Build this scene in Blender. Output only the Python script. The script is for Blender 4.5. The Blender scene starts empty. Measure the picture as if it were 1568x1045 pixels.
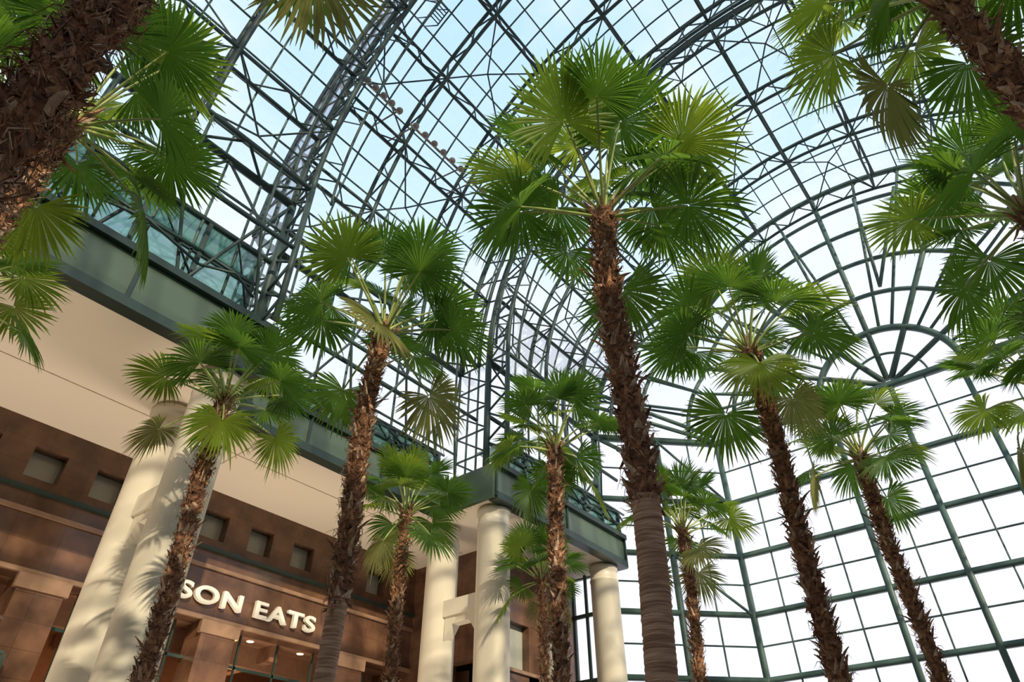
import bpy, math, random
from mathutils import Vector, Matrix
D=17.5; CZ=1.6
sc=bpy.context.scene
try:
    sc.view_settings.view_transform='Standard'; sc.view_settings.look='None'
except Exception as e: print(e)
def P(x,y,z): return Vector((x*D,y*D,CZ+z*D))
col=sc.collection
# ---------------------------------------------------------------- materials
def mat(name,color,rough=.5,metal=0.,color2=None,scale=4.,bump=0.,bscale=None,spec=.5,stretch=None,trans=0.,tcol=None,detail=6,emit=None,es=0.,bdist=.05):
    m=bpy.data.materials.new(name); m.use_nodes=True
    nt=m.node_tree; b=nt.nodes['Principled BSDF']; L=nt.links
    b.inputs['Roughness'].default_value=rough; b.inputs['Metallic'].default_value=metal
    b.inputs['Specular IOR Level'].default_value=spec
    tc=nt.nodes.new('ShaderNodeTexCoord'); mp=nt.nodes.new('ShaderNodeMapping')
    L.new(tc.outputs['Object'],mp.inputs['Vector'])
    if stretch: mp.inputs['Scale'].default_value=stretch
    nz=nt.nodes.new('ShaderNodeTexNoise'); nz.inputs['Scale'].default_value=scale; nz.inputs['Detail'].default_value=detail
    L.new(mp.outputs['Vector'],nz.inputs['Vector'])
    rp=nt.nodes.new('ShaderNodeValToRGB')
    c2=color2 if color2 else tuple(c*.85 for c in color)
    rp.color_ramp.elements[0].position=.35; rp.color_ramp.elements[0].color=(*c2,1)
    rp.color_ramp.elements[1].position=.65; rp.color_ramp.elements[1].color=(*color,1)
    L.new(nz.outputs['Fac'],rp.inputs['Fac']); L.new(rp.outputs['Color'],b.inputs['Base Color'])
    if bump:
        nb=nt.nodes.new('ShaderNodeTexNoise'); nb.inputs['Scale'].default_value=bscale or scale*3; nb.inputs['Detail'].default_value=5
        L.new(mp.outputs['Vector'],nb.inputs['Vector'])
        bp=nt.nodes.new('ShaderNodeBump'); bp.inputs['Strength'].default_value=bump; bp.inputs['Distance'].default_value=bdist
        L.new(nb.outputs['Fac'],bp.inputs['Height']); L.new(bp.outputs['Normal'],b.inputs['Normal'])
    if emit:
        b.inputs['Emission Color'].default_value=(*emit,1); b.inputs['Emission Strength'].default_value=es
    if trans:
        out=nt.nodes['Material Output']; tr=nt.nodes.new('ShaderNodeBsdfTranslucent'); tr.inputs['Color'].default_value=(*tcol,1)
        mx=nt.nodes.new('ShaderNodeMixShader'); mx.inputs['Fac'].default_value=trans
        L.new(b.outputs['BSDF'],mx.inputs[1]); L.new(tr.outputs['BSDF'],mx.inputs[2]); L.new(mx.outputs['Shader'],out.inputs['Surface'])
    return m
def glassmat(name,tint,base=.05,edge=.5,diff=None,df=.45):
    m=bpy.data.materials.new(name); m.use_nodes=True; nt=m.node_tree; L=nt.links
    nt.nodes.remove(nt.nodes['Principled BSDF']); out=nt.nodes['Material Output']
    t=nt.nodes.new('ShaderNodeBsdfTransparent'); t.inputs['Color'].default_value=(*tint,1)
    g=nt.nodes.new('ShaderNodeBsdfGlossy'); g.inputs['Roughness'].default_value=.03
    lw=nt.nodes.new('ShaderNodeLayerWeight'); lw.inputs['Blend'].default_value=.2
    mr=nt.nodes.new('ShaderNodeMapRange'); mr.inputs['To Min'].default_value=base; mr.inputs['To Max'].default_value=edge
    L.new(lw.outputs['Fresnel'],mr.inputs['Value'])
    mx=nt.nodes.new('ShaderNodeMixShader'); L.new(mr.outputs['Result'],mx.inputs['Fac'])
    L.new(t.outputs[0],mx.inputs[1]); L.new(g.outputs[0],mx.inputs[2])
    if diff:
        d=nt.nodes.new('ShaderNodeBsdfDiffuse'); d.inputs['Color'].default_value=(*diff,1)
        m2=nt.nodes.new('ShaderNodeMixShader'); m2.inputs['Fac'].default_value=df
        L.new(mx.outputs[0],m2.inputs[1]); L.new(d.outputs[0],m2.inputs[2]); L.new(m2.outputs[0],out.inputs['Surface'])
    else: L.new(mx.outputs[0],out.inputs['Surface'])
    return m
STEEL=mat('green_painted_steel',(.075,.13,.108),.45,color2=(.058,.10,.085),scale=.6,spec=.3)
STEELD=mat('dark_steel_tube',(.038,.066,.060),.5,color2=(.028,.05,.047),scale=.8,spec=.3)
GREEN=mat('green_fascia_panel',(.072,.112,.075),.28,color2=(.052,.082,.056),scale=.3)
GREEND=mat('dark_green_trim',(.015,.035,.028),.35)
GLASS=glassmat('clear_glazing',(.95,.985,1.),.02,.3)
GLASSW=glassmat('fritted_glazing',(.8,.85,.9),.1,.5,diff=(.5,.53,.58),df=.4)
GGLASS=glassmat('green_tinted_glazing',(.35,.6,.55),.2,.7,diff=(.09,.20,.16))
SOFF=mat('soffit_plaster',(.78,.69,.57),.8,color2=(.76,.67,.55),scale=.2)
COLM=mat('column_cream_paint',(.64,.585,.46),.42,color2=(.61,.555,.435),scale=.3)
LETT=mat('sign_letter_white',(.84,.81,.72),.4)
WARM=mat('shop_interior_plaster',(.25,.12,.065),.7)
PANE=mat('office_window_pane',(.42,.42,.36),.15,color2=(.33,.34,.29),scale=.3)
def granite():
    m=mat('brown_polished_granite',(.165,.083,.047),.2,color2=(.085,.043,.026),scale=1.2,detail=10)
    nt=m.node_tree; L=nt.links; b=nt.nodes['Principled BSDF']
    tc=nt.nodes.new('ShaderNodeTexCoord'); sp=nt.nodes.new('ShaderNodeSeparateXYZ'); L.new(tc.outputs['Object'],sp.inputs[0])
    ad=nt.nodes.new('ShaderNodeMath'); ad.operation='ADD'; L.new(sp.outputs['X'],ad.inputs[0]); L.new(sp.outputs['Y'],ad.inputs[1])
    cb=nt.nodes.new('ShaderNodeCombineXYZ'); L.new(ad.outputs[0],cb.inputs[0]); L.new(sp.outputs['Z'],cb.inputs[1])
    br=nt.nodes.new('ShaderNodeTexBrick'); br.offset=0; br.inputs['Scale'].default_value=1; br.inputs['Brick Width'].default_value=1.48; br.inputs['Row Height'].default_value=.78
    br.inputs['Mortar Size'].default_value=.010; br.inputs['Color1'].default_value=(1,1,1,1); br.inputs['Color2'].default_value=(.86,.86,.86,1); br.inputs['Mortar'].default_value=(.6,.6,.6,1)
    L.new(cb.outputs[0],br.inputs['Vector'])
    old=b.inputs['Base Color'].links[0].from_socket
    mx=nt.nodes.new('ShaderNodeMix'); mx.data_type='RGBA'; mx.blend_type='MULTIPLY'; mx.inputs[0].default_value=1
    L.new(old,mx.inputs[6]); L.new(br.outputs['Color'],mx.inputs[7]); L.new(mx.outputs[2],b.inputs['Base Color'])
    return m
GRAN=granite()
GRANL=mat('light_granite_band',(.28,.17,.105),.3,color2=(.21,.125,.078),scale=2)
FLOOR=mat('marble_floor',(.66,.57,.48),.3,color2=(.54,.45,.37),scale=.5)
# ---------------------------------------------------------------- mesh builder
class MB:
    def __init__(s): s.v=[];s.f=[];s.m=[];s.sm=[]
    def quad(s,pts,mi=0,sm=False):
        n=len(s.v); s.v+= [tuple(p) for p in pts]; s.f.append(tuple(range(n,n+len(pts)))); s.m.append(mi); s.sm.append(sm)
    def box(s,a,b,mi=0):
        x0,x1=sorted((a[0],b[0]));y0,y1=sorted((a[1],b[1]));z0,z1=sorted((a[2],b[2])); n=len(s.v)
        s.v+=[(x0,y0,z0),(x1,y0,z0),(x1,y1,z0),(x0,y1,z0),(x0,y0,z1),(x1,y0,z1),(x1,y1,z1),(x0,y1,z1)]
        for f in ((0,3,2,1),(4,5,6,7),(0,1,5,4),(1,2,6,5),(2,3,7,6),(3,0,4,7)):
            s.f.append(tuple(n+i for i in f)); s.m.append(mi); s.sm.append(False)
    def tube(s,pts,r,k=6,mi=0,sm=True,cap=True):
        rs=r if isinstance(r,(list,tuple)) else [r]*len(pts); n0=len(s.v)
        pts=[Vector(p) for p in pts]; N=len(pts)
        up=None
        for i,p in enumerate(pts):
            if i==0: t=pts[1]-p
            elif i==N-1: t=p-pts[i-1]
            else: t=pts[i+1]-pts[i-1]
            t.normalize()
            if up is None:
                up=Vector((0,0,1)) if abs(t.z)<.9 else Vector((0,1,0))
            a=t.cross(up)
            if a.length<1e-4: a=t.orthogonal()
            a.normalize(); b=a.cross(t); up=b
            for j in range(k):
                w=2*math.pi*(j+.5)/k; q=p+(a*math.cos(w)+b*math.sin(w))*rs[i]; s.v.append((q.x,q.y,q.z))
        for i in range(N-1):
            for j in range(k):
                s.f.append((n0+i*k+j,n0+i*k+(j+1)%k,n0+(i+1)*k+(j+1)%k,n0+(i+1)*k+j)); s.m.append(mi); s.sm.append(sm)
        if cap:
            s.f.append(tuple(n0+j for j in range(k))[::-1]); s.m.append(mi); s.sm.append(False)
            s.f.append(tuple(n0+(N-1)*k+j for j in range(k))); s.m.append(mi); s.sm.append(False)
    def lathe(s,c,prof,k=48,mi=0):
        n0=len(s.v)
        for r,z in prof:
            for j in range(k):
                w=2*math.pi*j/k; s.v.append((c[0]+r*math.cos(w),c[1]+r*math.sin(w),z))
        for i in range(len(prof)-1):
            for j in range(k):
                s.f.append((n0+i*k+j,n0+i*k+(j+1)%k,n0+(i+1)*k+(j+1)%k,n0+(i+1)*k+j)); s.m.append(mi); s.sm.append(True)
    def obj(s,name,mats,parent=None,loc=None):
        me=bpy.data.meshes.new(name); me.from_pydata(s.v,[],s.f); 
        for m in mats: me.materials.append(m)
        me.polygons.foreach_set('material_index',s.m); me.polygons.foreach_set('use_smooth',s.sm); me.update()
        o=bpy.data.objects.new(name,me); col.objects.link(o)
        if parent: o.parent=parent
        if loc: o.location=loc
        return o
def empty(name,loc=(0,0,0)):
    e=bpy.data.objects.new(name,None); e.location=loc; col.objects.link(e); return e
# ---------------------------------------------------------------- floor, walls
FZ=-CZ/D
b=MB(); b.box(P(-1.9,-1.1,FZ-.01),P(1.2,2.6,FZ)); b.obj('floor',[FLOOR])
SZ=.706
WX=-1.437
b=MB()
def wb(x0,x1,y0,y1,z0,z1,mi=0): b.box(P(x0,y0,z0),P(x1,y1,z1),mi)
T=.04
YA,YB=-.8,1.34
wb(WX-T,WX,YA,YB,.43,.598); wb(WX-T,WX,YA,YB,.658,SZ)
ys=[k*.0845*1.437+.24*1.437 for k in range(-8,9)]
prev=YA
for y in ys:
    if y+.03>YB-.02: break
    wb(WX-T,WX,prev,y-.031,.598,.658); prev=y+.031
    wb(WX-T*.9,WX-T*.7,y-.031,y+.031,.598,.658,2)
wb(WX-T,WX,prev,YB,.598,.658)
py=[.424+.358*k for k in range(-3,3)]
for y in py: wb(WX-T*1.4,WX+.006,y-.04,y+.04,FZ,.43)
for y in py: 
    wb(WX-.002,WX+.010,y-.046,y+.046,.405,.43,1)
wb(WX,WX+.006,YA,YB,.533,.541,1)
wb(WX,WX+.010,YA,YB,.571,.578,3)
wb(WX,WX+.008,YA,YB,.43,.438,1)
X2=-1.13
wb(WX-T,X2,YB,YB+.03,.43,SZ); wb(WX-T,X2-.16,YB,YB+.03,FZ,.43); wb(X2-.03,X2,YB,YB+.03,FZ,.43)
wb(X2-.03,X2,YB,1.70,.52,SZ)
for y0,y1 in ((YB,1.38),(1.47,1.52),(1.61,1.70)): wb(X2-.03,X2,y0,y1,FZ,.52)
wb(X2-.03,X2,YB,1.70,.36,.40)
wb(X2,X2+.008,YB,1.70,.40,.408,1)
wb(X2-.028,X2-.022,YB+.03,1.70,FZ,.52,2)
wb(-1.86,X2-.03,1.67,1.70,FZ,SZ); wb(-1.88,-1.85,YA,1.70,FZ,SZ)
b.obj('wall_west',[GRAN,GRANL,PANE,GREEND])
# shop interior behind openings
b=MB()
b.quad([P(-1.80,YA,.43),P(-1.80,YB,.43),P(WX-T,YB,.43),P(WX-T,YA,.43)],0)
b.quad([P(-1.80,YA,.18),P(-1.80,YB,.18),P(-1.80,YB,.43),P(-1.80,YA,.43)],0)
b.box(P(-1.80,YA,.17),P(WX+.0,YB,.185),0)
b.box(P(-1.80,YB+.03,.17),P(X2-.03,1.66,.185),0)
b.quad([P(-1.80,YB+.03,FZ),P(X2-.16,1.42,FZ),P(X2-.16,1.42,.43),P(-1.80,YB+.03,.43)],0)
for k in range(-3,4): b.box(P(-1.78,.245+.358*k-.01,.395),P(WX-T-.01,.245+.358*k+.01,.43),0)
b.box(P(-1.56,YA,.385),P(-1.54,YB,.43),0)
for k in range(-3,3):
    for t in (.08,.179,.28): b.box(P(WX-T-.004,.424+.358*k+t-.002,.18),P(WX-T,.424+.358*k+t+.002,.43),1)
    b.box(P(WX-T-.004,.464+.358*k,.36),P(WX-T,.742+.358*k,.366),1)
b.obj('food_hall_interior',[WARM,GREEND])
b=MB()
for i in range(14):
    for j in range(3):
        c=P(-1.50-.1*j,-.5+i*.14,.4295); b.lathe((c.x,c.y),[(0.001,c.z-.02),(.13,c.z-.02),(.15,c.z)],16)
b.obj('recessed_downlights',[mat('downlight_glow',(1,.8,.5),emit=(1,.7,.38),es=3)])
b=MB()
b.box(P(-1.405,-.5,.185),P(-1.403,.40,.292),0); b.box(P(-1.407,-.5,.292),P(-1.401,.40,.297),1)
for k in range(10): b.box(P(-1.408,-.5+k*.1,.17),P(-1.400,-.496+k*.1,.292),1)
b.box(P(WX+.007,-.5,.17),P(-1.40,.42,.185),2)
b.obj('balcony_railing',[GLASS,STEEL,GRAN])
# slab / soffit with stepped edge
FA,FB,FC=-.97,-1.12,-.95
Y1,Y2,Y3=.45,1.15,1.70
G1,G2=.487,1.115
b=MB()
for (fx,y0,y1) in ((FA,YA,G1),(FB,G1,G2),(FC,G2,Y3)):
    b.box(P(-1.9,y0,SZ),P(fx-.021,y1,.79),0)
b.obj('ceiling',[SOFF])
b=MB()
for y in (.05,.62,1.0):  b.box(P(-1.43,y,SZ-.0012),P(FB,y+.0015,SZ-.0002),0)
b.box(P(-1.25,YA,SZ-.0012),P(-1.2485,1.33,SZ-.0002),0)
b.obj('trim_1',[mat('soffit_joint',(.5,.43,.35),.8)])
b=MB()
def fas(fx,y0,y1,ztop,panel):
    b.box(P(fx-.02,y0,SZ+.012),P(fx,y1,ztop),0)
    b.box(P(fx-.02,y0,SZ-.006),P(fx+.008,y1,SZ+.012),1)
    b.box(P(fx-.02,y0,ztop-.008),P(fx+.012,y1,ztop+.006),1)
    n=max(1,round((y1-y0)/panel))
    for i in range(n+1):
        y=y0+(y1-y0)*i/n; b.box(P(fx,y-.003,SZ),P(fx+.006,y+.003,ztop),1)
fas(FA,YA,G1,.81,.24); fas(FB,G1,G2,.79,.24); fas(FC,G2,Y3,.79,.25)
b.box(P(FB-.02,G1,SZ-.004),P(FA,G1+.01,.81),0)
b.box(P(FB-.02,G2-.01,SZ-.004),P(FC,G2,.79),0)
b.box(P(-1.2,Y3,SZ-.004),P(FC,Y3+.01,.79),0)
b.obj('balcony_fascia',[GREEN,GREEND])  # green fascia panels along the stepped balcony edge
b=MB()
def clr(fx,y0,y1,z0,z1,n):
    b.quad([P(fx-.012,y0,z0),P(fx-.012,y1,z0),P(fx-.012,y1,z1),P(fx-.012,y0,z1)],0)
    b.quad([P(fx-.10,y0,z1),P(fx-.012,y0,z1),P(fx-.012,y1,z1),P(fx-.10,y1,z1)],0)
    for i in range(n+1):
        y=y0+(y1-y0)*i/n; b.box(P(fx-.016,y-.004,z0),P(fx-.006,y+.004,z1),1)
    for z in (z0,(z0+z1)/2,z1): b.box(P(fx-.016,y0,z-.003),P(fx-.006,y1,z+.004),1)
    for i in range(0,n,2):
        ya=y0+(y1-y0)*i/n; yb=y0+(y1-y0)*min(n,i+2)/n; ym=(ya+yb)/2; zz=z0+.03
        b.tube([P(fx+.01,ya,zz),P(fx+.04,ym,zz),P(fx+.01,yb,zz)],.05,6,1)
        b.tube([P(fx+.01,ya,zz+.03),P(fx+.04,ym,zz),P(fx+.01,yb,zz+.03)],.05,6,1)
        b.tube([P(fx+.01,ya,zz+.03),P(fx+.01,yb,zz+.03)],.06,6,1)
        b.tube([P(fx-.005,ya,z0+.01),P(fx-.005,ym,z1),P(fx-.005,yb,z0+.01)],.04,6,1)
clr(FA,YA,Y1-.03,.82,.97,11); clr(FB,Y1+.04,G2-.02,.80,.87,8); clr(FC,Y2,Y3,.80,.87,6)
b.obj('window_2',[GGLASS,STEELD])
# columns
def column(x,y,b):
    r=.039*D; c=P(x,y,0); top=P(0,0,SZ-.006).z-.01
    b.lathe((c.x,c.y),[(r*1.18,0),(r*1.18,.35),(r*1.08,.45),(r,.6),(r,top-.75),(r*1.035,top-.73),(r*1.035,top-.64),(r*.97,top-.61),(r*.97,top-.22),(r*1.05,top-.19),(r*1.05,top),(0.01,top)],56)
for xf,y,pair in ((-1.02,-.3,1),(-1.022,.440,1),(-1.0,1.17,1),(-1.0,1.655,0)):
    b=MB(); column(xf,y,b)
    if pair:
        xb=xf-.172; column(xb,y+.008,b)
        b.box(P(xb,y-.014,.475),P(xf,y+.020,.512)); b.box(P(xb+.03,y-.009,.458),P(xf-.03,y+.015,.475))
        for s,xc in ((1,xb+.037),(-1,xf-.037)):
            e=xc+s*.035
            b.quad([P(xc,y-.010,.475),P(e,y-.010,.475),P(xc,y-.010,.425)]); b.quad([P(xc,y+.016,.475),P(xc,y+.016,.425),P(e,y+.016,.475)])
            b.quad([P(xc,y-.010,.425),P(e,y-.010,.475),P(e,y+.016,.475),P(xc,y+.016,.425)])
    b.obj('paired_columns' if pair else 'round_column',[COLM])
# sign letters
cu=bpy.data.curves.new('t','FONT'); cu.body='HUDSON EATS'; cu.size=1; cu.extrude=.08; cu.offset=.026; cu.space_character=1.1
to=bpy.data.objects.new('t',cu); col.objects.link(to); bpy.context.view_layer.update()
dg=bpy.context.evaluated_depsgraph_get(); me=bpy.data.meshes.new_from_object(to.evaluated_get(dg)); bpy.data.objects.remove(to)
xs=[v.co.x for v in me.vertices]; yy=[v.co.y for v in me.vertices]
x0,x1,yy0,yy1=min(xs),max(xs),min(yy),max(yy)
wa,wbb=.50*D,1.016*D; za,zb=CZ+.459*D,CZ+.495*D
for v in me.vertices:
    u=(v.co.x-x0)/(x1-x0); w=(v.co.y-yy0)/(yy1-yy0)
    v.co=Vector((WX*D+.16+v.co.z, wa+u*(wbb-wa), za+w*(zb-za)))
me.materials.clear(); me.materials.append(LETT)
so=bpy.data.objects.new('wall_sign_letters',me); col.objects.link(so)
b=MB()
b.box(P(.70,-.8,FZ),P(.74,1.687,.80)); b.box(P(.395,1.99,FZ),P(.40,1.995,.1))
b.obj('wall_east',[GRAN])
b=MB(); b.box(P(WX-T,-.84,FZ),P(.74,-.8,.80)); b.obj('wall_south',[GRAN])
# ---------------------------------------------------------------- vault
CX,ZS=-.16,1.15
def V(a,y,R): return P(CX-R*math.cos(a),y,ZS+R*math.sin(a))
def wallY(x):
    if x<-.715: return x+2.70
    if x>.395: return 1.985-(x-.395)
    return 1.985
thin=MB(); main=MB(); gl=MB()
rad=math.radians
RA,RB,RC=.82,.96,.853
def vault(y0,y1,R,ny,ends=False):
    def ye(a):
        return wallY(CX-R*math.cos(a)) if ends else y1
    def yy(i,a,n=ny): return y0+(ye(a)-y0)*i/n
    na=36
    for k in range(na):
        a,c=math.pi*k/na,math.pi*(k+1)/na
        gl.quad([V(a,y0,R+.004),V(c,y0,R+.004),V(c,ye(c),R+.004),V(a,ye(a),R+.004)])
    for i in range(ny+1):
        thin.tube([V(math.pi*k/48,yy(i,math.pi*k/48),R) for k in range(49)],.05,4)
    for k in range(0,na+1):
        a=math.pi*k/na; thin.tube([V(a,y0,R),V(a,ye(a),R)],.045,4)
    dep=.07; ns=12; st=ny//3
    Ro=R-.007
    for k in range(ns+1):
        a=math.pi*k/ns
        main.tube([V(a,y0,Ro),V(a,ye(a),Ro)],.085,6)
        if 0<k<ns:
            main.tube([V(a,y0,R-dep),V(a,ye(a),R-dep)],.075,6)
            for i in range(st):
                for h in (0,1):
                    ya=yy(3*i+1.5*h,a); yb=yy(3*i+1.5*h+1.5,a); ym=(ya+yb)/2
                    main.tube([V(a,ya,R-dep),V(a,ym,Ro),V(a,yb,R-dep)],.042,5,cap=False)
    for i in range(st+1):
        f=lambda a: yy(3*i,a)
        main.tube([V(math.pi*k/48,f(math.pi*k/48),Ro) for k in range(49)],.10,6)
        main.tube([V(math.pi*k/48,f(math.pi*k/48),R-dep) for k in range(49)],.10,6)
        for k in range(2*ns):
            a,c=math.pi*k/(2*ns),math.pi*(k+1)/(2*ns); m=(a+c)/2
            main.tube([V(a,f(a),R-dep),V(m,f(m),Ro),V(c,f(c),R-dep)],.048,5,cap=False)
    for i in range(st):
        for k in range(ns):
            a,c=math.pi*k/ns,math.pi*(k+1)/ns; m=(a+c)/2
            if (i+k)%2: continue
            ym=(yy(3*i,m)+yy(3*i+3,m))/2; q=V(m,ym,Ro)
            for (ii,aa) in ((3*i,a),(3*i+3,a),(3*i,c),(3*i+3,c)):
                main.tube([V(aa,yy(ii,aa),R-dep),q],.042,5,cap=False)
vault(-.8,Y1,RA,15); vault(Y1,Y2,RB,9); vault(Y2,1.7,RC,9,ends=True)
def ring(y,Ra,Rb,gm):
    n=36
    for R,r in ((Ra,.13),(Rb,.12),(Ra-.07,.11)):
        main.tube([V(math.pi*k/72,y,R) for k in range(73)],r,6)
    for yo in (-.05,.05):
        main.tube([V(math.pi*k/72,y+yo,Ra-.07) for k in range(73)],.06,6)
    for k in range(n+1):
        a=math.pi*k/n; main.tube([V(a,y,Ra-.07),V(a,y,Rb)],.05,6,cap=False)
        if k<n:
            c=math.pi*(k+1)/n
            main.tube([V(a,y,Ra-.07),V(c,y,Ra)] if k%2 else [V(a,y,Ra),V(c,y,Ra-.07)],.045,6,cap=False)
            main.tube([V(a,y-.05,Ra-.07),V(c,y+.05,Ra-.07)] if k%2 else [V(a,y+.05,Ra-.07),V(c,y-.05,Ra-.07)],.03,5,cap=False)
            gl.quad([V(a,y,Ra),V(c,y,Ra),V(c,y,Rb),V(a,y,Rb)],gm)
    for R in ((Ra+Rb)/2,): thin.tube([V(math.pi*k/72,y,R) for k in range(73)],.05,4)
    for s in (0,math.pi):
        p=V(s,y,Ra); q=V(s,y,Ra-.07); pb=V(s,y,Rb); zb_=P(0,0,.79).z
        for j in range(4):
            xx=p.x+(pb.x-p.x)*j/3; thin.tube([Vector((xx,p.y,zb_)),Vector((xx,p.y,p.z))],.05,4)
        for j in range(6):
            zz=zb_+(p.z-zb_)*j/5; thin.tube([Vector((p.x,p.y,zz)),Vector((pb.x,p.y,zz))],.05,4)
            if j<5: main.tube([Vector((p.x,p.y,zz)),Vector((pb.x,p.y,zz+(p.z-zb_)/5))],.045,5)
        gl.quad([Vector((p.x,p.y,zb_)),Vector((pb.x,p.y,zb_)),pb,p],0)
        main.tube([Vector((p.x,p.y,zb_)),p],.16,8); main.tube([Vector((q.x,q.y,zb_)),q],.11,8)
        z=.80
        while z<ZS-.02:
            a1=Vector((p.x,p.y,P(0,0,z).z)); a2=Vector((q.x,q.y,P(0,0,z+.045).z))
            main.tube([a1,a2],.055,6); main.tube([a2,Vector((p.x,p.y,P(0,0,z+.09).z))],.055,6); z+=.09
ring(Y1,RA,RB,1); ring(Y2,RC,RB,0)
for sgn in (-1,1):
    for (R,y0,y1,n) in ((RA,-.8,Y1,16),(RB,Y1,Y2,9),(RC,Y2,1.687,7)):
        x=CX+sgn*R; z0=.80
        gl.quad([P(x,y0,z0),P(x,y1,z0),P(x,y1,ZS),P(x,y0,ZS)])
        for i in range(n+1):
            y=y0+(y1-y0)*i/n; thin.tube([P(x,y,z0),P(x,y,ZS)],.055,4)
        for j in range(5):
            z=z0+(ZS-z0)*j/4; thin.tube([P(x,y0,z),P(x,y1,z)],.055,4)
        xi=x-sgn*.07
        main.tube([P(x,y0,ZS),P(x,y1,ZS)],.14,6); main.tube([P(xi,y0,ZS),P(xi,y1,ZS)],.1,6); main.tube([P(xi,y0,.97),P(xi,y1,.97)],.09,6); main.tube([P(x,y0,.97),P(x,y1,.97)],.09,6)
        n2=max(2,n//2)
        for i in range(n2):
            ya=y0+(y1-y0)*i/n2; yb=y0+(y1-y0)*(i+1)/n2; ym=(ya+yb)/2
            for q in ([P(x,ya,z0),P(xi,ym,.97)],[P(xi,ym,.97),P(x,yb,z0)],[P(x,ya,ZS),P(xi,ym,.97)],[P(xi,ym,.97),P(x,yb,ZS)],[P(xi,ya,ZS),P(x,ym,ZS)],[P(x,ym,ZS),P(xi,yb,ZS)],[P(xi,ym,.97),P(xi,ym,ZS)]):
                main.tube(q,.055,6,cap=False)
roof=empty('glass_vault_roof')
for bb,nm,mt in ((thin,'vault_glazing_bars',[STEEL]),(main,'vault_truss_frame',[STEELD]),(gl,'vault_glass',[GLASS,GLASSW])): bb.obj(nm,mt,parent=roof)
b=MB()
Rl=RB-.10; al=rad(51.5)
for k in range(2):
    b.tube([V(al+rad(3.6)*j/6-.03,.535+.03*k,Rl) for j in range(7)],.035,5)
for j in range(6):
    b.tube([V(al+rad(3.6)*(j+.5)/6-.03,.535,Rl),V(al+rad(3.6)*(j+.5)/6-.03,.565,Rl)],.03,5)
for k in range(2): b.tube([V(al-.03,.535+.03*k,Rl),V(al-.03,.535+.03*k,RB-.01)],.03,5); b.tube([V(al+rad(3.6)-.03,.535+.03*k,Rl),V(al+rad(3.6)-.03,.535+.03*k,RB-.01)],.03,5)
b.obj('maintenance_ladder',[STEELD])
# ---------------------------------------------------------------- end wall
maj=MB(); mn=MB(); g=MB()
def W(x,z,off=0.): return P(x,wallY(x)-off,z)
def wline(b,pts,r,k=6,off=0.):
    out=[]
    for i in range(len(pts)-1):
        (xa,za),(xb,zb)=pts[i],pts[i+1]; out.append((xa,za)); br=[]
        for xc in (-.715,.395):
            if (xa-xc)*(xb-xc)<0: t=(xc-xa)/(xb-xa); br.append((t,(xc,za+(zb-za)*t)))
        out+=[q for _,q in sorted(br)]
    out.append(pts[-1]); b.tube([W(x,z,off) for x,z in out],r,k)
XL=CX-RC; XR=CX+RC
L_=1.985
majz=[ZS,.47*L_,.384*L_,.298*L_,.212*L_,.126*L_,.04*L_]
for i,z in enumerate(majz):
    wline(maj,[(XL,z),(XR,z)],.17 if i else .22,4)
    z2=majz[i+1] if i+1<len(majz) else FZ
    wline(mn,[(XL,(z+z2)/2),(XR,(z+z2)/2)],.05,4)
vx=[CX+.185*k for k in range(-3,4)]
cor=[XL,(XL-.715)/2,-.715]; cor2=[.395,(.395+XR)/2,XR]
allv=sorted(set(vx[1:-1]+cor+cor2))
for x in allv:
    maj.tube([W(x,FZ),W(x,ZS)],.18,4)
for i in range(len(allv)-1):
    xa,xb=allv[i],allv[i+1]
    xm=(xa+xb)/2; mn.tube([W(xm,FZ),W(xm,ZS)],.05,4)
    g.quad([W(xa,FZ),W(xb,FZ),W(xb,ZS),W(xa,ZS)])
xa,xm,xb=cor
for i in range(0,len(majz)-1,2):
    mn.tube([W(xm,majz[i],.01),W(xb,majz[i+1],.01)],.08,6)
for (p,q) in (((xa,ZS),(xb,majz[1])),((xa,ZS+.12),(xb,ZS)),((xa,ZS+.18),(xb,ZS+.02))):
    wline(maj,[p,q],.13,6,.02)
rings=[.20,.34,.48,.62,.74,RC-.005]
def F(r,a): return (CX-r*math.cos(a),ZS+r*math.sin(a))
for i,r in enumerate(rings):
    wline(maj,[F(r,math.pi*k/60) for k in range(61)],.19 if i in(0,5) else .13,6)
ns=18
for k in range(0,ns+1):
    a=math.pi*k/ns; r0=0.02 if k%3==0 else .20
    wline(maj,[F(r0,a),F(RC,a)],.16 if k%3==0 else .09,6)
for k in range(ns):
    a,c=math.pi*k/ns,math.pi*(k+1)/ns
    if k%3==1:
        m=(a+c)/2; wline(maj,[F(.34,m),F(.74,a)],.10,6,.03); wline(maj,[F(.34,m),F(.74,c)],.10,6,.03)
wline(mn,[F(.11,math.pi*k/24) for k in range(25)],.07,4)
for k in range(36):
    a,c=math.pi*k/36,math.pi*(k+1)/36
    ra=0.001
    for r in rings:
        q=[F(ra,a),F(r,a),F(r,c),F(ra,c)]; g.quad([W(*t) for t in q]); ra=r
for x in (-1.13,-1.085,-1.04,XL): mn.tube([P(x,1.687,FZ),P(x,1.687,SZ)],.09,4)
for z in majz[2:]: maj.tube([P(-1.13,1.687,z),P(XL,1.687,z)],.12,4)
g.quad([P(-1.13,1.687,FZ),P(XL,1.687,FZ),P(XL,1.687,SZ),P(-1.13,1.687,SZ)])
wn=empty('window_1')
for bb,nm,mt in ((maj,'mullions_major',STEEL),(mn,'mullions_minor',STEEL),(g,'glass_panes',GLASS)): bb.obj(nm,[mt],parent=wn)
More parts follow.
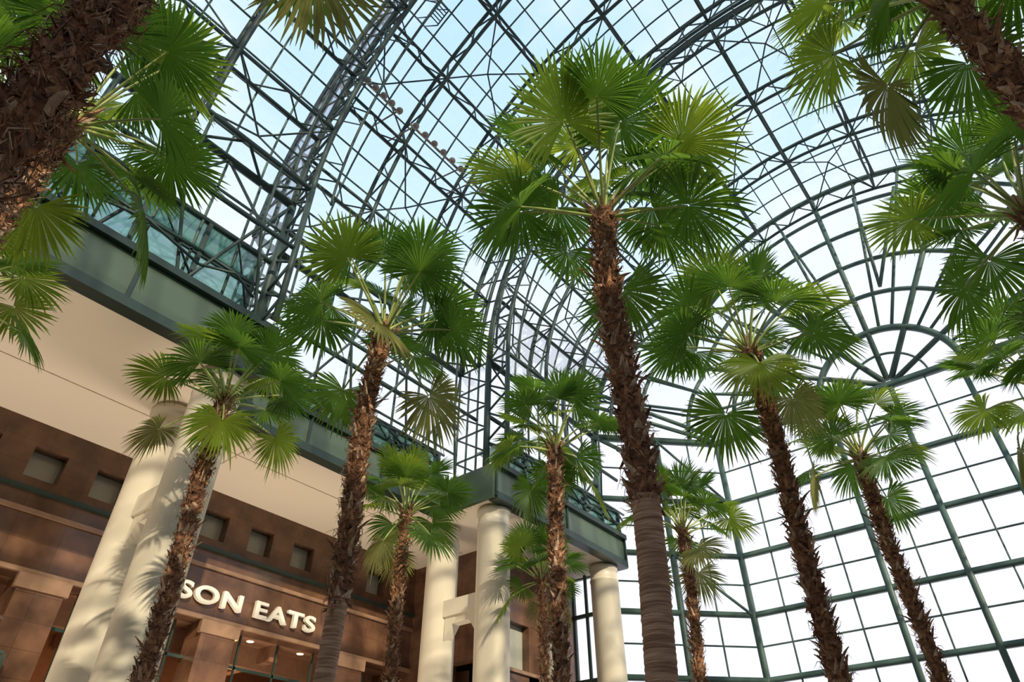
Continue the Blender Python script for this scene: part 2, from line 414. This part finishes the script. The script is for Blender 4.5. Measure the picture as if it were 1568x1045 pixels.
# ---------------------------------------------------------------- globe light strings
b=MB()
def sphere(b,c,r,k=12,h=8):
    b.lathe((c.x,c.y),[(max(.001,r*math.sin(math.pi*i/h)),c.z-r*math.cos(math.pi*i/h)) for i in range(h+1)],k)
a32=rad(32)
for seg in ((.46,.60),(.66,.84),(.90,1.10)):
    n=5
    for i in range(n+1):
        y=seg[0]+(seg[1]-seg[0])*i/n; c=V(a32,y,RC-.02); sphere(b,c,.17)
        b.tube([c,V(a32,y,RC-.008)],.03,4)
    b.tube([V(a32,seg[0]-.01,RC-.008),V(a32,seg[1]+.01,RC-.008)],.06,6)
    for y in seg: b.tube([V(a32,y,RC-.008),V(rad(30),y,RB)],.04,6)
b.obj('globe_light_strings',[mat('lamp_globe',(.22,.18,.14),.3)])
# ---------------------------------------------------------------- palms
BARK=mat('palm_bark_fibre',(.38,.18,.09),.95,color2=(.08,.034,.018),scale=6,bump=1.,bscale=22,stretch=(1,1,2.0))
BARKS=mat('palm_trunk_ringed',(.66,.42,.28),.9,color2=(.32,.17,.10),scale=2.0,bump=1.,bscale=3,stretch=(1,1,12),bdist=.06)
BOOT=mat('palm_leaf_boot',(.54,.28,.14),.85,color2=(.15,.06,.03),scale=9,bump=.7,bscale=40)
BOOTL=mat('palm_leaf_boot_weathered',(.74,.54,.37),.85,color2=(.42,.27,.17),scale=9,bump=.7,bscale=40)
LEAF=mat('palm_leaf_green',(.050,.115,.016),.5,color2=(.032,.078,.012),scale=1.2,trans=.44,tcol=(.20,.38,.03),spec=.3)
LEAF2=mat('palm_leaf_bright',(.115,.185,.022),.5,color2=(.075,.14,.018),scale=1.2,trans=.48,tcol=(.42,.54,.04),spec=.3)
LEAF3=mat('palm_leaf_dry',(.24,.22,.08),.6,color2=(.13,.16,.04),scale=2,trans=.4,tcol=(.36,.38,.09),spec=.3)
PET=mat('palm_petiole',(.44,.50,.15),.4,color2=(.32,.40,.10),scale=2,trans=.15,tcol=(.4,.5,.1))
Z1=Vector((0,0,1))
def leaf(b,rng,base,phi,elev,plen,R,mi,old):
    er=rad(elev); hd=Vector((math.cos(phi),math.sin(phi),0)); side=Vector((-math.sin(phi),math.cos(phi),0))
    bend=rad(rng.uniform(6,22))
    pts=[];p=base+hd*.09;n=6
    for i in range(n+1):
        e=er-bend*(i/n)
        pts.append(p.copy()); p=p+(hd*math.cos(e)+Z1*math.sin(e))*(plen/n)
    b.tube(pts,[.032-.016*i/n for i in range(n+1)],5,4,cap=False)
    e=er-bend-rad(rng.uniform(0,40)); e=max(e,rad(-80))
    f=hd*math.cos(e)+Z1*math.sin(e); s=side.copy(); nn=f.cross(s)
    if nn.dot(Z1*math.cos(e)-hd*math.sin(e))<0: nn=-nn
    roll=Matrix.Rotation(rad(rng.uniform(-38,38)),3,f); s=roll@s; nn=roll@nn
    yaw=Matrix.Rotation(rad(rng.uniform(-14,14)),3,nn); f=yaw@f; s=yaw@s
    hub=pts[-1]; N=46; A=rad(rng.uniform(118,150)); ts=(0.03,.22,.45,.62,.76,.9,1.)
    dth=2*A/N; sp=rng.uniform(.62,.72); cup=rng.uniform(-.05,.25); g0=rng.uniform(.0,.07)+.2*old
    for j in range(N):
        a=-A+dth*(j+.5); q=abs(a)/A
        Ls=R*(1-.28*q**2)*rng.uniform(.92,1.05); d=f*math.cos(a)+s*math.sin(a); t2=-f*math.sin(a)+s*math.cos(a)
        gj=g0*rng.uniform(.7,1.5)+(.2*rng.random() if rng.random()<.2 else 0); tw=rng.uniform(-.05,.05)
        n0=len(b.v); th=math.tan(dth/2)
        for t in ts:
            c=hub+d*(Ls*t)+nn*(cup*R*(q*.8+.2)*t*(1-.45*t)*.7)-Z1*(gj*Ls*t**3)+t2*(tw*t*t*Ls)-nn*(.05*R*t*t)
            hw=Ls*t*th if t<=sp else Ls*sp*th*max(.05,(1-(t-sp)/(1-sp)))**.8
            lift=.75*hw
            for k in (-1,0,1):
                v=c+t2*(hw*k)+nn*(lift*(abs(k))); b.v.append((v.x,v.y,v.z))
        for i in range(len(ts)-1):
            for k in (0,1):
                o=n0+i*3+k; b.f.append((o,o+1,o+4,o+3)); b.m.append(mi); b.sm.append(False)
def palm(x,y,H,seed,trans=5.,rt=.15,rb=.2,nl=22,cs=1.,fine=1.,bow=None):
    rng=random.Random(seed); b=MB()
    bx,by=rng.uniform(-.16,.16),rng.uniform(-.16,.16); cx,cy=rng.uniform(-.06,.06),rng.uniform(-.06,.06)
    if bow: bx,by,cx,cy=bow
    def ax(z): 
        s=math.sin(math.pi*z/H); s2=math.sin(3*math.pi*z/H); return Vector((bx*s+cx*s2,by*s+cy*s2,z))
    k=24; dz=.035; n=int(H/dz); n0=len(b.v)
    def rad_(z):
        r=rb+(rt-rb)*min(1,z/(H*.75))
        if z<.6: r+=.12*(1-z/.6)**2
        return r
    jit=[1+rng.uniform(-.03,.03) for _ in range(n+1)]
    for i in range(n+1):
        z=H*i/n; c=ax(z); r=rad_(z)*(1+((.025,-.015,.010,-.02)[i%4])*(1 if z<trans else .3))*(jit[i]*.5+.5)
        if z>trans: r*=.9
        for j in range(k):
            w=2*math.pi*j/k; rr=r*(1+rng.uniform(-.014,.014)); b.v.append((c.x+rr*math.cos(w),c.y+rr*math.sin(w),z+rng.uniform(-.008,.008)))
    for i in range(n):
        mi=1 if H*i/n<trans else 0
        for j in range(k):
            b.f.append((n0+i*k+j,n0+i*k+(j+1)%k,n0+(i+1)*k+(j+1)%k,n0+(i+1)*k+j)); b.m.append(mi); b.sm.append(True)
    z=trans-.1; ph=rng.random()*6
    while z<H+.02:
        for q in range(3):
            ph+=2.39996; zz=z+rng.uniform(-.04,.04); c=ax(zz); r=rad_(zz)*.86
            hd=Vector((math.cos(ph),math.sin(ph),0)); sd=Vector((-math.sin(ph),math.cos(ph),0)); up=Z1.copy()
            top_=max(0,(zz-(H-1.0)))
            Lb=rng.uniform(.09,.22)*(1+.8*top_)*fine; w=rng.uniform(.03,.07)*fine; fl=rng.uniform(.12,.6)
            if rng.random()<.14: fl*=1.9; Lb*=1.4
            if rng.random()<.14: up=Vector((0,0,-.6))
            n1=len(b.v); lat=rng.uniform(-.6,.6)
            for (t,wd,th) in ((0,1.,.012),(.4,.85,.034),(.75,.55,.026),(1.,.2,.01)):
                o=c+hd*(r+fl*Lb*t*t+.008)+up*(Lb*t)+sd*(lat*Lb*t)
                for kx,kt in ((-1,0),(0,1),(1,0),(0,-.3)):
                    v=o+sd*(w*wd*kx)+hd*(th*kt*fine-(.012 if kx else 0)); b.v.append((v.x,v.y,v.z))
            u_=rng.random(); mm=2 if u_<.46 else (7 if u_<.66 else 0)
            for i in range(3):
                for j in range(4):
                    b.f.append((n1+i*4+j,n1+i*4+(j+1)%4,n1+i*4+4+(j+1)%4,n1+i*4+4+j)); b.m.append(mm); b.sm.append(False)
            b.f.append(tuple(n1+12+j for j in range(4))); b.m.append(mm); b.sm.append(False)
            for _ in range(3 if fine==1 else 7):
                if rng.random()<.6:
                    a0=c+hd*(r+.02)+sd*rng.uniform(-.08,.08)
                    a1=a0+hd*rng.uniform(.02,.09)+Vector((0,0,rng.uniform(-.06,.12)))+sd*rng.uniform(-.1,.1)
                    a2=a1+hd*rng.uniform(-.03,.05)+Vector((0,0,rng.uniform(-.18,.08)))+sd*rng.uniform(-.1,.1)
                    b.tube([a0,a1,a2],[.009*fine,.006*fine,.002],3,2 if rng.random()<.6 else (7 if rng.random()<.4 else 0),cap=False)
        z+=.05*fine
    top=ax(H)
    b.tube([top-Vector((0,0,.3)),top+Vector((0,0,.15)),top+Vector((0,0,.5))],[rt*.95,rt*.7,.03],10,2)
    ph=rng.random()*6
    for i in range(nl):
        u=i/(nl-1); el=85-84*u**.95+rng.uniform(-7,7)
        if u>.88: el-=rng.uniform(15,50)
        ph+=2.39996+rng.uniform(-.25,.25)
        plen=cs*rng.uniform(1.15,1.6)*(1.05-.2*abs(u-.4)); R=cs*rng.uniform(.84,1.03)*(.85 if u<.05 else 1)
        mi=3 if rng.random()<.70 else 5
        if u>.9 and rng.random()<.4: mi=6
        leaf(b,rng,top+Vector((0,0,.35*(1-u)-.1)),ph,el,plen,R,mi,max(0,u-.5))
    return b.obj('fan_palm_tree',[BARK,BARKS,BOOT,LEAF,PET,LEAF2,LEAF3,BOOTL],loc=(x,y,0))
H=8.8
pl=[(-.404,.781,1.0,5.2,1.12),(-.997,.76,1.0,5.0,1.05),(-1.545,.69,1.0,2.,.96),(-1.686,1.50,1.0,2.,.98),(-1.01,1.457,1.,2.5,.96),(-1.718,2.33,1.,2.,.93),
 (-1.0,2.24,1.,2.5,1.02),(-.365,1.368,1.,4.,1.07),(-.316,2.07,1.,3.,.98),(.23,1.29,1.,3.,1.0),(.20,.735,1.01,3.,.95),(.17,2.01,1.,3.,1.0),
 (-.385,.002,1.05,4.5,1.),(-1.0,.045,1.,3.,1.1),(-1.65,.05,1.,3.,1.),(.30,.02,1.,3.,1.)]
for i,(x,y,h,tr,cs) in enumerate(pl):
    rt,rb=(.155,.155); fi=1.; bow=None
    if i==0: rt,rb=.175,.165
    if i==12: rt,rb,fi,bow=.135,.15,.8,(-.05,-.06,.02,.01)
    palm(x*H*h,y*H*h,CZ+H*h,(300 if i in (0,) else 200)+i,tr,rt,rb,22,cs,fi,bow)
# ---------------------------------------------------------------- lights
def sun(az,el,st,c,ang):
    l=bpy.data.lights.new('sun','SUN'); l.energy=st; l.color=c; l.angle=rad(ang); o=bpy.data.objects.new('sun',l); col.objects.link(o)
    d=Vector((math.cos(rad(el))*math.cos(rad(az)),math.cos(rad(el))*math.sin(rad(az)),math.sin(rad(el))))
    o.rotation_euler=d.to_track_quat('Z','Y').to_euler(); o.location=d*60
sun(-25,22,5.0,(1,.84,.62),.8)
for i,y in enumerate((.24,.6,.95,-.1)):
    l=bpy.data.lights.new('shop_lamp','POINT'); l.energy=80; l.color=(1,.58,.28); l.shadow_soft_size=.4
    o=bpy.data.objects.new('shop_lamp',l); col.objects.link(o); o.location=P(-1.66,y,.33)
for i,y in enumerate((.1,.8,1.4)):  # added upward fill lights to brighten the soffit, no real fixtures
    l=bpy.data.lights.new('soffit_fill_light','AREA'); l.energy=600; l.color=(1,.84,.65); l.size=2.5
    o=bpy.data.objects.new('soffit_fill_light',l); col.objects.link(o); o.location=P(-1.30,y,.05); o.rotation_euler=(math.pi,0,0)
w=bpy.data.worlds.new('sky'); sc.world=w; w.use_nodes=True; nt=w.node_tree; L=nt.links; bg=nt.nodes['Background']
tc=nt.nodes.new('ShaderNodeTexCoord'); sp=nt.nodes.new('ShaderNodeSeparateXYZ'); L.new(tc.outputs['Generated'],sp.inputs[0])
rp=nt.nodes.new('ShaderNodeValToRGB'); e=rp.color_ramp.elements
e[0].position=.0; e[0].color=(.95,.89,.95,1); e[1].position=1.; e[1].color=(.44,.69,.95,1)
x=e.new(.5); x.color=(.88,.87,.96,1); x=e.new(.75); x.color=(.62,.80,.97,1)
L.new(sp.outputs['Z'],rp.inputs['Fac'])
nz=nt.nodes.new('ShaderNodeTexNoise'); nz.inputs['Scale'].default_value=3; nz.inputs['Detail'].default_value=6; L.new(tc.outputs['Generated'],nz.inputs['Vector'])
r2=nt.nodes.new('ShaderNodeValToRGB'); r2.color_ramp.elements[0].position=.45; r2.color_ramp.elements[1].position=.68; L.new(nz.outputs['Fac'],r2.inputs['Fac'])
mx=nt.nodes.new('ShaderNodeMix'); mx.data_type='RGBA'; L.new(r2.outputs['Color'],mx.inputs[0]); L.new(rp.outputs['Color'],mx.inputs[6]); mx.inputs[7].default_value=(.90,.90,.97,1)
L.new(mx.outputs[2],bg.inputs['Color']); bg.inputs['Strength'].default_value=1.22
# ---------------------------------------------------------------- camera
cd=bpy.data.cameras.new('camera'); cd.lens=23.7; cd.sensor_width=36; cd.clip_end=500
co=bpy.data.objects.new('camera',cd); col.objects.link(co); co.location=(0,0,CZ); co.rotation_euler=(rad(90+38.7),0,rad(38.9)); sc.camera=co
